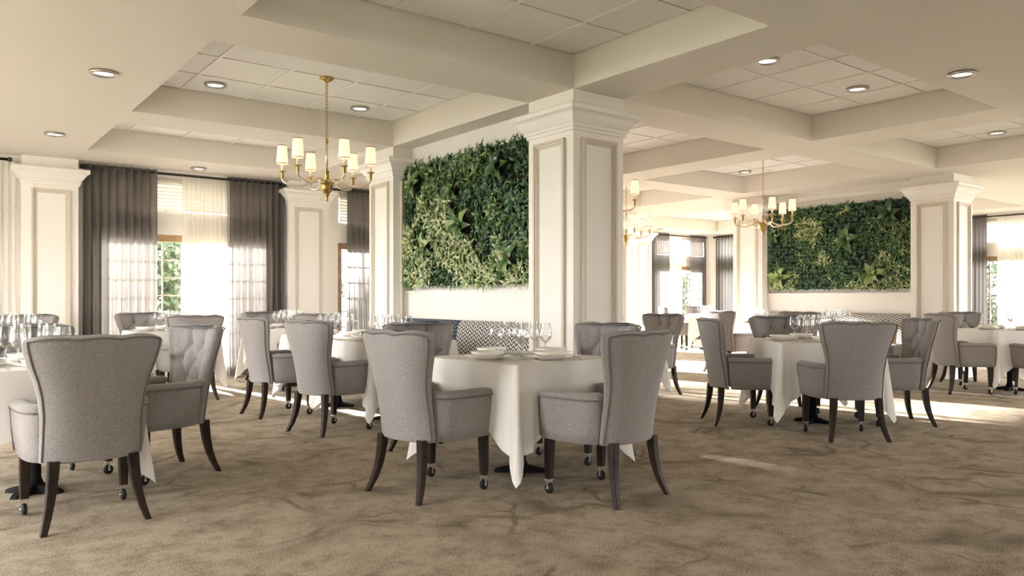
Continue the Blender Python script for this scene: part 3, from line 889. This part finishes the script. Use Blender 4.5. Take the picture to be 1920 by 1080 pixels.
# ------------------------------------------------------------------ tables, cloths and tableware
TH = .76
def make_cloth(half, seed, side=.37, tip=.32):
    rnd = random.Random(seed)
    r = .035; per = []          # (pos, normal, corner weight, phase)
    inner = half - r
    for q in range(4):
        ca, sa = cos(q * pi / 2), sin(q * pi / 2)
        def rot(x, y): return Vector((x * ca - y * sa, x * sa + y * ca))
        ns = 22
        for i in range(ns):
            y = -inner + 2 * inner * (i + .5) / ns; e = inner - abs(y)
            per.append((rot(half, y), rot(1, 0), .58 * max(0, 1 - e / .22), i / ns * 2 * pi, e, q))
        for i in range(9):
            a = (i + .5) / 9 * pi / 2
            per.append((rot(inner + r * cos(a), inner + r * sin(a)), rot(cos(a), sin(a)), lerp(.58, 1, 1 - abs(a - pi / 4) / (pi / 4)), None, a, q))
    n = len(per); vs = []; fs = []
    rows = 12
    rph = [rnd.uniform(0, 6.28) for _ in range(8)]
    vs = [(p.x, p.y, TH) for p, *_ in per]
    fs.append(tuple(range(n)))
    for j in range(1, rows + 1):
        for (p, nr, c, ph, e, q) in per:
            L = side + tip * c
            s = L * j / rows; h = s / side
            if ph is None:
                a = e; fold = .03 + .11 * sin(2 * a) ** 2 * (1 + .35 * sin(6 * a + rph[q]))
            else:
                k = exp(-(e / .09) ** 2)
                fold = .02 + .085 * k * sin(e * 70 + rph[q]) + .035 * sin(ph * 1.5 + rph[q + 4]) * min(1, e * 5)
            out = .012 * min(1, h * 6) + s * fold
            z = TH - s + .010 * min(1, j)
            z = TH - .006 * min(1, s / .02) - s * .992
            pos = p + nr * out
            vs.append((pos.x, pos.y, z))
    for j in range(rows):
        for i in range(n):
            i2 = (i + 1) % n
            fs.append((j * n + i, (j + 1) * n + i, (j + 1) * n + i2, j * n + i2))
    mb = MB(); mb.add(vs, fs[1:], True); mb.add(vs[:n], [fs[0]], False)
    return mb
cloth_mesh = [make_cloth(.455, s).mesh('tablecloth', M['linen']) for s in (3, 8, 15)]
def make_table():
    root = empty('dining_table')
    rounded_rect_prism(-.44, .44, -.44, .44, TH - .035, TH - .012, .03).build('tabletop', M['wood'], root)
    root.children[0].data.transform(Matrix.Translation((0, 0, 0)))
    MB().lathe([(.05, .05), (.036, .09), (.034, .66), (.06, .69), (.06, TH - .035)], 18).build('pedestal', M['iron'], root)
    for k in range(4):
        a = k * pi / 2 + pi / 4
        f = MB().loft([[(r * cos(a) - w * sin(a), r * sin(a) + w * cos(a), 0), (r * cos(a) + w * sin(a), r * sin(a) - w * cos(a), 0),
                        (r * cos(a) + w * sin(a) * .6, r * sin(a) - w * cos(a) * .6, h), (r * cos(a) - w * sin(a) * .6, r * sin(a) + w * cos(a) * .6, h)]
                       for r, w, h in ((.02, .035, .055), (.08, .032, .040), (.15, .034, .026), (.170, .026, .018))], False)
        f.build('foot', M['iron'], root)
    return root
table0 = make_table(); table_used = [False]

PLATE = MB().lathe([(0, .004), (.075, .004), (.080, 0), (.088, .002), (.105, .012), (.140, .021), (.142, .024), (.136, .0245), (.105, .018), (.090, .010), (0, .009)], 36).mesh('dinner_plate', M['china'])
BOWL = MB().lathe([(0, .003), (.062, .003), (.066, 0), (.085, .006), (.106, .022), (.110, .033), (.107, .034), (.100, .025), (.080, .012), (0, .010)], 36).mesh('side_plate', M['china'])
WINE = MB().lathe([(.001, .001), (.036, .0), (.037, .002), (.012, .006), (.0045, .014), (.0040, .085), (.007, .094), (.020, .103), (.036, .122), (.0425, .145), (.041, .175), (.036, .205), (.0335, .222)], 24, capt=False).mesh('wine_glass', M['crystal'])
FLUTE = MB().lathe([(.001, .001), (.033, .0), (.034, .002), (.011, .006), (.0042, .013), (.0038, .100), (.008, .110), (.022, .122), (.0275, .138), (.0285, .19), (.0275, .238)], 20, capt=False).mesh('slim_wine_glass', M['crystal'])
def cutlery_mesh(kind):
    mb = MB()
    def strip(pts):  # (y, halfwidth, z)
        rings = []
        for y, w, z in pts: rings.append([(-w, y, z), (w, y, z), (w * .8, y, z + .0022), (-w * .8, y, z + .0022)])
        mb.loft(rings, True)
    if kind == 'fork':
        strip([(-.10, .0045, .002), (-.09, .007, .002), (-.03, .003, .003), (.03, .0032, .005), (.045, .010, .003), (.06, .0115, .003)])
        for x in (-.0095, -.0032, .0032, .0095): mb.box(x - .0014, x + .0014, .06, .098, .003, .005)
    elif kind == 'knife':
        strip([(-.11, .006, .001), (-.10, .009, .001), (-.02, .0055, .002), (.0, .008, .001), (.07, .0095, .001), (.105, .006, .001), (.118, .001, .001)])
    else:
        strip([(-.095, .0045, .002), (-.085, .007, .002), (-.02, .003, .003), (.035, .0035, .006), (.048, .013, .003), (.065, .020, .0015), (.085, .018, .002), (.100, .004, .005)])
    return mb.mesh(kind, M['steel'])
FORK, KNIFE, SPOON = cutlery_mesh('fork'), cutlery_mesh('knife'), cutlery_mesh('spoon')
PEDESC = []
def table(x, y, deg, desc, seats, cloth=0, cut=True, glasses=2):
    """seats: dict angle(deg, local) -> side wording"""
    if not table_used[0]: t = table0; table_used[0] = True
    else: t = copy_tree(table0)
    t.location = (x, y, 0); t.rotation_euler = (0, 0, radians(deg))
    tag(t, 'pedestal table hidden under the white cloth of %s' % desc, 'table', 'square pedestal dining tables')
    c = put('tablecloth', cloth_mesh[cloth % 3], None, (x, y, .002), radians(deg + 90 * cloth))
    tag(c, 'white tablecloth with hanging corner folds on %s' % desc, 'tablecloth', 'white square tablecloths')
    z = TH + .003
    for ang, side in seats.items():
        a = radians(deg + ang)
        ux, uy = cos(a), sin(a); vx, vy = -uy, ux       # u points from centre to the diner, v to the diner's right
        def at(u, v): return (x + ux * u + vx * v, y + uy * u + vy * v)
        def thing(nm, me, u, v, zz, rz, label, cat, grp):
            p = at(u, v); o = put(nm, me, None, (p[0], p[1], zz), rz); return tag(o, label, cat, grp)
        thing('dinner_plate', PLATE, .285, 0, z, a, 'wide white plate at the %s side of %s' % (side, desc), 'plate', 'dinner plates')
        thing('side_plate', BOWL, .285, 0, z + .0155, a, 'small white plate stacked at the %s side of %s' % (side, desc), 'plate', 'stacked small plates')
        thing('wine_glass', WINE, .10, .135, z, a, 'clear wine glass at the %s side of %s' % (side, desc), 'wine glass', 'wine glasses')
        if glasses > 1:
            thing('slim_wine_glass', FLUTE, .055, .075, z, a, 'tall slim glass at the %s side of %s' % (side, desc), 'wine glass', 'tall slim glasses')
        if cut:
            thing('fork', FORK, .30, -.175, z, a + pi / 2, 'steel fork at the %s side of %s' % (side, desc), 'fork', 'table forks')
            thing('knife', KNIFE, .30, .165, z, a + pi / 2, 'steel knife at the %s side of %s' % (side, desc), 'knife', 'table knives')
            thing('spoon', SPOON, .30, .195, z, a + pi / 2, 'steel spoon at the %s side of %s' % (side, desc), 'spoon', 'table spoons')
ALL4 = {0: 'right', 90: 'far', 180: 'left', 270: 'near'}
AX = {0: 'far right', 90: 'far left', 180: 'near left', 270: 'near right'}
CD = -37.45       # direction of the camera's right
table(.55, 5.38, 2, 'the left foreground table', AX, 0)
table(3.18, 4.06, 5, 'the centre foreground table', AX, 0)
tx, ty = .794 * 2.80 + .608 * 7.22, -.608 * 2.80 + .794 * 7.22
table(tx, ty, CD, 'the right-hand table', ALL4, 1)
table(3.56, 6.55, 2, 'the nearer left banquette table', AX, 1)
table(3.56, 7.70, 0, 'the farther left banquette table', AX, 2, cut=False)
table(3.90, 9.95, 0, 'the middle pilaster table', AX, 0, cut=False)
table(2.45, 10.05, 0, 'the sheer curtain table', AX, 1, cut=False)
sx, sy = .794 * 6.28 + .608 * 9.78, -.608 * 6.28 + .794 * 9.78
table(sx, sy, CD, 'the table at the right edge', ALL4, 2, cut=False)
table(6.25, 6.40, 4, 'the table behind the column', AX, 0, cut=False)
table(10.83, 7.62, 0, 'the left far banquette table', AX, 1, cut=False)
table(10.83, 6.22, 0, 'the right far banquette table', AX, 2, cut=False)
table(14.2, 11.3, CD, 'the far alcove table', ALL4, 0, cut=False)
table(.85, 9.45, 0, 'the left pilaster table', AX, 2, cut=False)

# chairs (x, y, facing degrees)
place_chair(.705, 4.625, 93, 'chair at the left foreground, its plain woven back turned to view')
place_chair(1.285, 5.47, 194, 'tufted chair right of the left foreground table, seen side on')
place_chair(.58, 6.16, 270, 'tufted chair behind the glasses of the left foreground table')
place_chair(1.00, 10.28, 270, 'distant chair at the left edge before the left pilaster')
place_chair(2.435, 4.02, 9, 'left one of the two chairs in the centre foreground')
place_chair(3.235, 3.30, 97, 'right one of the two chairs in the centre foreground')
place_chair(3.885, 4.18, 184, 'tufted chair facing view before the large middle column')
place_chair(3.08, 4.96, 274, 'tufted chair on the far side of the centre foreground table')
place_chair(2.86, 6.36, 14, 'pale sunlit chair drawn up to the nearer banquette table')
place_chair(2.84, 7.58, 3, 'chair drawn up to the farther banquette table')
place_chair(3.87, 9.20, 90, 'grey chair back before the middle pilaster')
place_chair(3.92, 10.72, 270, 'pale tufted chair facing view before the right dark curtain')
place_chair(2.47, 9.28, 90, 'chair back before the white sheer curtain')
place_chair(2.32, 10.78, 270, 'tufted chair facing view below the left window gap')
def cam_chair(lat, d, face, label):
    place_chair(.794 * lat + .608 * d, -.608 * lat + .794 * d, face + CD, label)
cam_chair(2.09, 7.24, 1, 'chair at the left side of the right-hand table, seen in profile')
cam_chair(2.785, 6.475, 91, 'chair at the near side of the right-hand table, back to view')
cam_chair(3.55, 7.20, 177, 'tufted chair at the right side of the right-hand table')
cam_chair(2.82, 8.0, 268, 'tufted chair facing view behind the right-hand table')
cam_chair(5.50, 9.55, 2, 'chair in profile at the table by the right edge')
cam_chair(6.28, 9.06, 92, 'chair cut off by the right edge of the picture')
cam_chair(6.18, 10.50, 269, 'tufted chair facing view at the right edge before the column')
place_chair(6.97, 6.36, 183, 'tufted chair just right of the large middle column')
place_chair(10.10, 7.64, 2, 'pale chair drawn up to the far left banquette table')
place_chair(10.10, 6.24, 2, 'chair mostly hidden behind the right-hand table glasses')
cam_chair(14.2 * .794 - 11.3 * .608 - .74, 14.2 * .608 + 11.3 * .794, 0, 'distant white chair left of the alcove table')
cam_chair(14.2 * .794 - 11.3 * .608 + .05, 14.2 * .608 + 11.3 * .794 + .78, 270, 'distant white chair facing view behind the alcove table')
cam_chair(14.2 * .794 - 11.3 * .608 + .76, 14.2 * .608 + 11.3 * .794, 180, 'distant white chair right of the alcove table')

# ------------------------------------------------------------------ banquettes and cushions
def banquette(xw, label, cb):
    y0, y1 = 5.61, 8.085; x1 = xw - .09
    root = empty('banquette', (x1 - .30, (y0 + y1) / 2, 0)); W = (y1 - y0) / 2
    MB().box(-.27, .30, -W + .01, W - .01, .0, .10).build('plinth', M['leg'], root)
    MB().box(-.29, .30, -W, W, .10, .33).build('base', M['seatfab'], root)
    n = 3; sw = 2 * W / n
    for i in range(n):
        rounded_rect_prism(-.30, .20, -W + i * sw + .004, -W + (i + 1) * sw - .004, .335, .455, .04, .02).build('seat_cushion', M['seatfab'], root)
    for i in range(2):
        bw = W
        ya, yb = -W + i * bw + .003, -W + (i + 1) * bw - .003
        prof = [(.30, .335), (.14, .345), (.125, .42), (.170, .80), (.190, .885), (.215, .915), (.265, .922), (.30, .905)]
        rings = []
        for y, s in ((ya, .9), (ya + .012, .98), (ya + .03, 1), (yb - .03, 1), (yb - .012, .98), (yb, .9)):
            rings.append([(.30 + (px - .30) * s, y, .335 + (pz - .335) * (.5 + .5 * s)) for px, pz in prof])
        MB().loft(rings, False).build('back_cushion', M['chev'] if i == 0 or not cb else M['chevblue'], root)
    return tag(root, label, 'banquette')
banquette(4.72, 'upholstered banquette with black and white zigzag back below the nearer living wall', True)
banquette(12.0, 'upholstered banquette with black and white zigzag back below the farther living wall', False)
def cushion(x, y, w, h, th, lean, material, label):
    mb = MB(); n = 14; vs = []; fs = []
    for side in (1, -1):
        for i in range(n + 1):
            for j in range(n + 1):
                u, v = -1 + 2 * i / n, -1 + 2 * j / n
                pu = 1 - .06 * (1 - v * v); pv = 1 - .06 * (1 - u * u)
                b = max(0, (1 - u ** 4)) ** .5 * max(0, (1 - v ** 4)) ** .5
                vs.append((side * th / 2 * b, u * w / 2 * (1 - .05 * (1 - abs(v)) * abs(u)), v * h / 2 * (1 - .05 * (1 - abs(u)) * abs(v))))
    for s in range(2):
        o = s * (n + 1) ** 2
        for i in range(n):
            for j in range(n):
                q = (o + i * (n + 1) + j, o + (i + 1) * (n + 1) + j, o + (i + 1) * (n + 1) + j + 1, o + i * (n + 1) + j + 1)
                fs.append(q if s == 0 else q[::-1])
    mb.add(vs, fs, True)
    o = mb.build('cushion', material, None, (x, y, .475 + h / 2 * cos(lean)))
    o.rotation_euler = (0, lean, 0)
    return tag(o, label, 'cushion', 'loose banquette cushions')
cushion(4.40, 7.75, .48, .36, .16, .25, M['chevblue'], 'navy patterned cushion at the far end of the nearer banquette')
cushion(11.66, 7.86, .44, .36, .16, .25, M['chevblue'], 'navy patterned cushion at the left end of the farther banquette')
cushion(11.66, 6.98, .46, .36, .15, .25, M['teal'], 'teal zigzag cushion in the middle of the farther banquette')
cushion(11.60, 5.92, .46, .30, .15, .35, M['tan'], 'tan cushion at the right end of the farther banquette')

# ------------------------------------------------------------------ chandeliers and downlights
def make_chandelier():
    root = empty('chandelier')
    # local z = 0 at the finial tip, canopy at 1.17
    MB().lathe([(0, .0), (.010, .004), (.014, .014), (.011, .028), (.016, .036), (.014, .05), (.024, .062), (.030, .075)], 16).build('finial', M['brass'], root)
    MB().lathe([(.022, .070), (.036, .085), (.050, .11), (.058, .14), (.060, .165), (.070, .170), (.072, .178), (.060, .184), (.03, .190), (.024, .20)], 20).build('urn', M['brass'], root)
    MB().lathe([(.024, .195), (.021, .21), (.021, .275), (.026, .28), (.026, .29), (.010, .295)], 14).build('collar', M['brass'], root)
    MB().lathe([(.0125, .29), (.0125, .575)], 12).build('stem', M['arm'], root)
    MB().lathe([(.013, .565), (.020, .570), (.020, .580), (.010, .590), (.006, .60)], 12).build('stem_cap', M['brass'], root)
    ch = MB(); nlk = 15; z = .595; st = (1.135 - .595) / nlk
    for k in range(nlk):
        pts = []; hh = st * .64; ww = .0105
        for i in range(12):
            a = 2 * pi * i / 12; x = ww * max(-1, min(1, 1.5 * cos(a))); zz = z + st * (k + .5) + hh * max(-1, min(1, 1.15 * sin(a)))
            pts.append((x, 0, zz) if k % 2 else (0, x, zz))
        ch.tube(pts, .0030, 5, closed=True)
    ch.build('chain', M['brass'], root)
    MB().lathe([(.012, 1.120), (.02, 1.130), (.048, 1.142), (.064, 1.155), (.066, 1.168), (.060, 1.173)], 24).build('canopy', M['brass'], root)
    R = .41
    def arm():
        a = MB()
        ctl = [(.045, .172), (.075, .205), (.115, .205), (.16, .175), (.22, .150), (.29, .152), (.345, .160), (.39, .178), (R, .205), (R, .222)]
        pts = []
        for k in range(len(ctl) - 1):
            p0, p1, p2, p3 = [Vector(ctl[max(0, min(len(ctl) - 1, k + q))]) for q in (-1, 0, 1, 2)]
            for f in (0, .33, .66):
                q = .5 * (2 * p1 + (p2 - p0) * f + (2 * p0 - 5 * p1 + 4 * p2 - p3) * f * f + (3 * p1 - p0 - 3 * p2 + p3) * f ** 3)
                pts.append((q.x, 0, q.y))
        pts.append((R, 0, .222))
        return a.tube(pts, .0105, 8)
    am = arm().mesh('arm', M['arm'])
    cup = MB().lathe([(.010, .258), (.014, .268), (.0155, .318), (.019, .323), (.036, .326), (.036, .333), (.014, .335)], 16).mesh('candle_cup', M['brass'])
    cs = MB().lathe([(.0115, .333), (.0115, .425)], 10).mesh('candle_sleeve', M['candle'])
    sh = MB().lathe([(.055, .400), (.043, .572), (.0415, .572), (.0535, .400)], 24, capb=False, capt=False)
    sh.lathe([(.042, .566), (.008, .566)], 24, capb=False, capt=False); shm = sh.mesh('lamp_shade', M['shade'])
    tr = MB().lathe([(.0555, .398), (.0558, .405), (.0545, .405)], 24, capb=False, capt=False).mesh('shade_trim', M['shade_trim'])
    tr2 = MB().lathe([(.0436, .567), (.0438, .574), (.042, .574)], 24, capb=False, capt=False).mesh('shade_trim', M['shade_trim'])
    for k in range(6):
        o = put('arm', am, root); o.rotation_euler = (0, 0, radians(60 * k + 12))
        for nm, me in (('candle_cup', cup), ('candle_sleeve', cs), ('lamp_shade', shm), ('shade_trim', tr), ('shade_trim', tr2)):
            put(nm, me, o, (R, 0, -.05))
    return root
ch0 = make_chandelier()
for i, (x, y, rz, lb) in enumerate(((3.07, 6.89, 16, 'six-arm brass chandelier with pale shades hanging at left, nearest to view'),
                                    (9.85, 6.80, 40, 'six-arm brass chandelier before the farther living wall'),
                                    (6.62, 6.86, 5, 'six-arm chandelier mostly hidden behind the large middle column'),
                                    (9.90, 9.62, -8, 'distant low-looking chandelier right of the middle column'))):
    o = ch0 if i == 0 else copy_tree(ch0)
    o.location = (x, y, ZT - 1.173); o.rotation_euler = (0, 0, radians(rz)); tag(o, lb, 'chandelier', 'six-arm brass chandeliers')
ring_m = MB().lathe([(.072, -.004), (.080, -.024), (.098, -.024), (.103, -.018), (.103, 0), (.074, 0), (.072, -.004)], 28, capb=False, capt=False).mesh('trim_ring', M['ring'])
lens_m = MB().lathe([(0, -.010), (.075, -.010), (.075, -.004)], 24, capt=False).mesh('lens', M['lamp'])
for x, y, z, lb in ((1.17, 6.86, ZS, 'round downlight in the plain soffit at upper left'),
                    (1.186, 9.73, ZS, 'round downlight in the soffit above the left pilaster'),
                    (2.30, 7.75, ZT, 'round downlight in the chandelier coffer, left of the chain'),
                    (3.84, 7.75, ZT, 'round downlight in the chandelier coffer, right of the chain'),
                    (3.07, 11.10, ZS, 'round downlight in the soffit above the sheer curtain'),
                    (5.90, 4.03, ZT, 'round downlight half hidden by the edge of the right coffer'),
                    (7.40, 4.03, ZT, 'round downlight in the middle of the right coffer'),
                    (6.61, 2.73, ZS, 'round downlight in the soffit at upper right'),
                    (10.75, 4.03, ZT, 'round downlight in the coffer at the right edge'),
                    (10.77, 7.78, ZT, 'round downlight in the coffer of the farther chandelier'),
                    (16.2, 6.25, ZS if False else ZT, 'faint downlight beyond the right-hand column'),
                    (15.2, 13.6, ZS, 'faint downlight in the far alcove ceiling')):
    o = empty('recessed_light', (x, y, z)); put('trim_ring', ring_m, o); put('lens', lens_m, o)
    tag(o, lb, 'ceiling light', 'round recessed downlights')
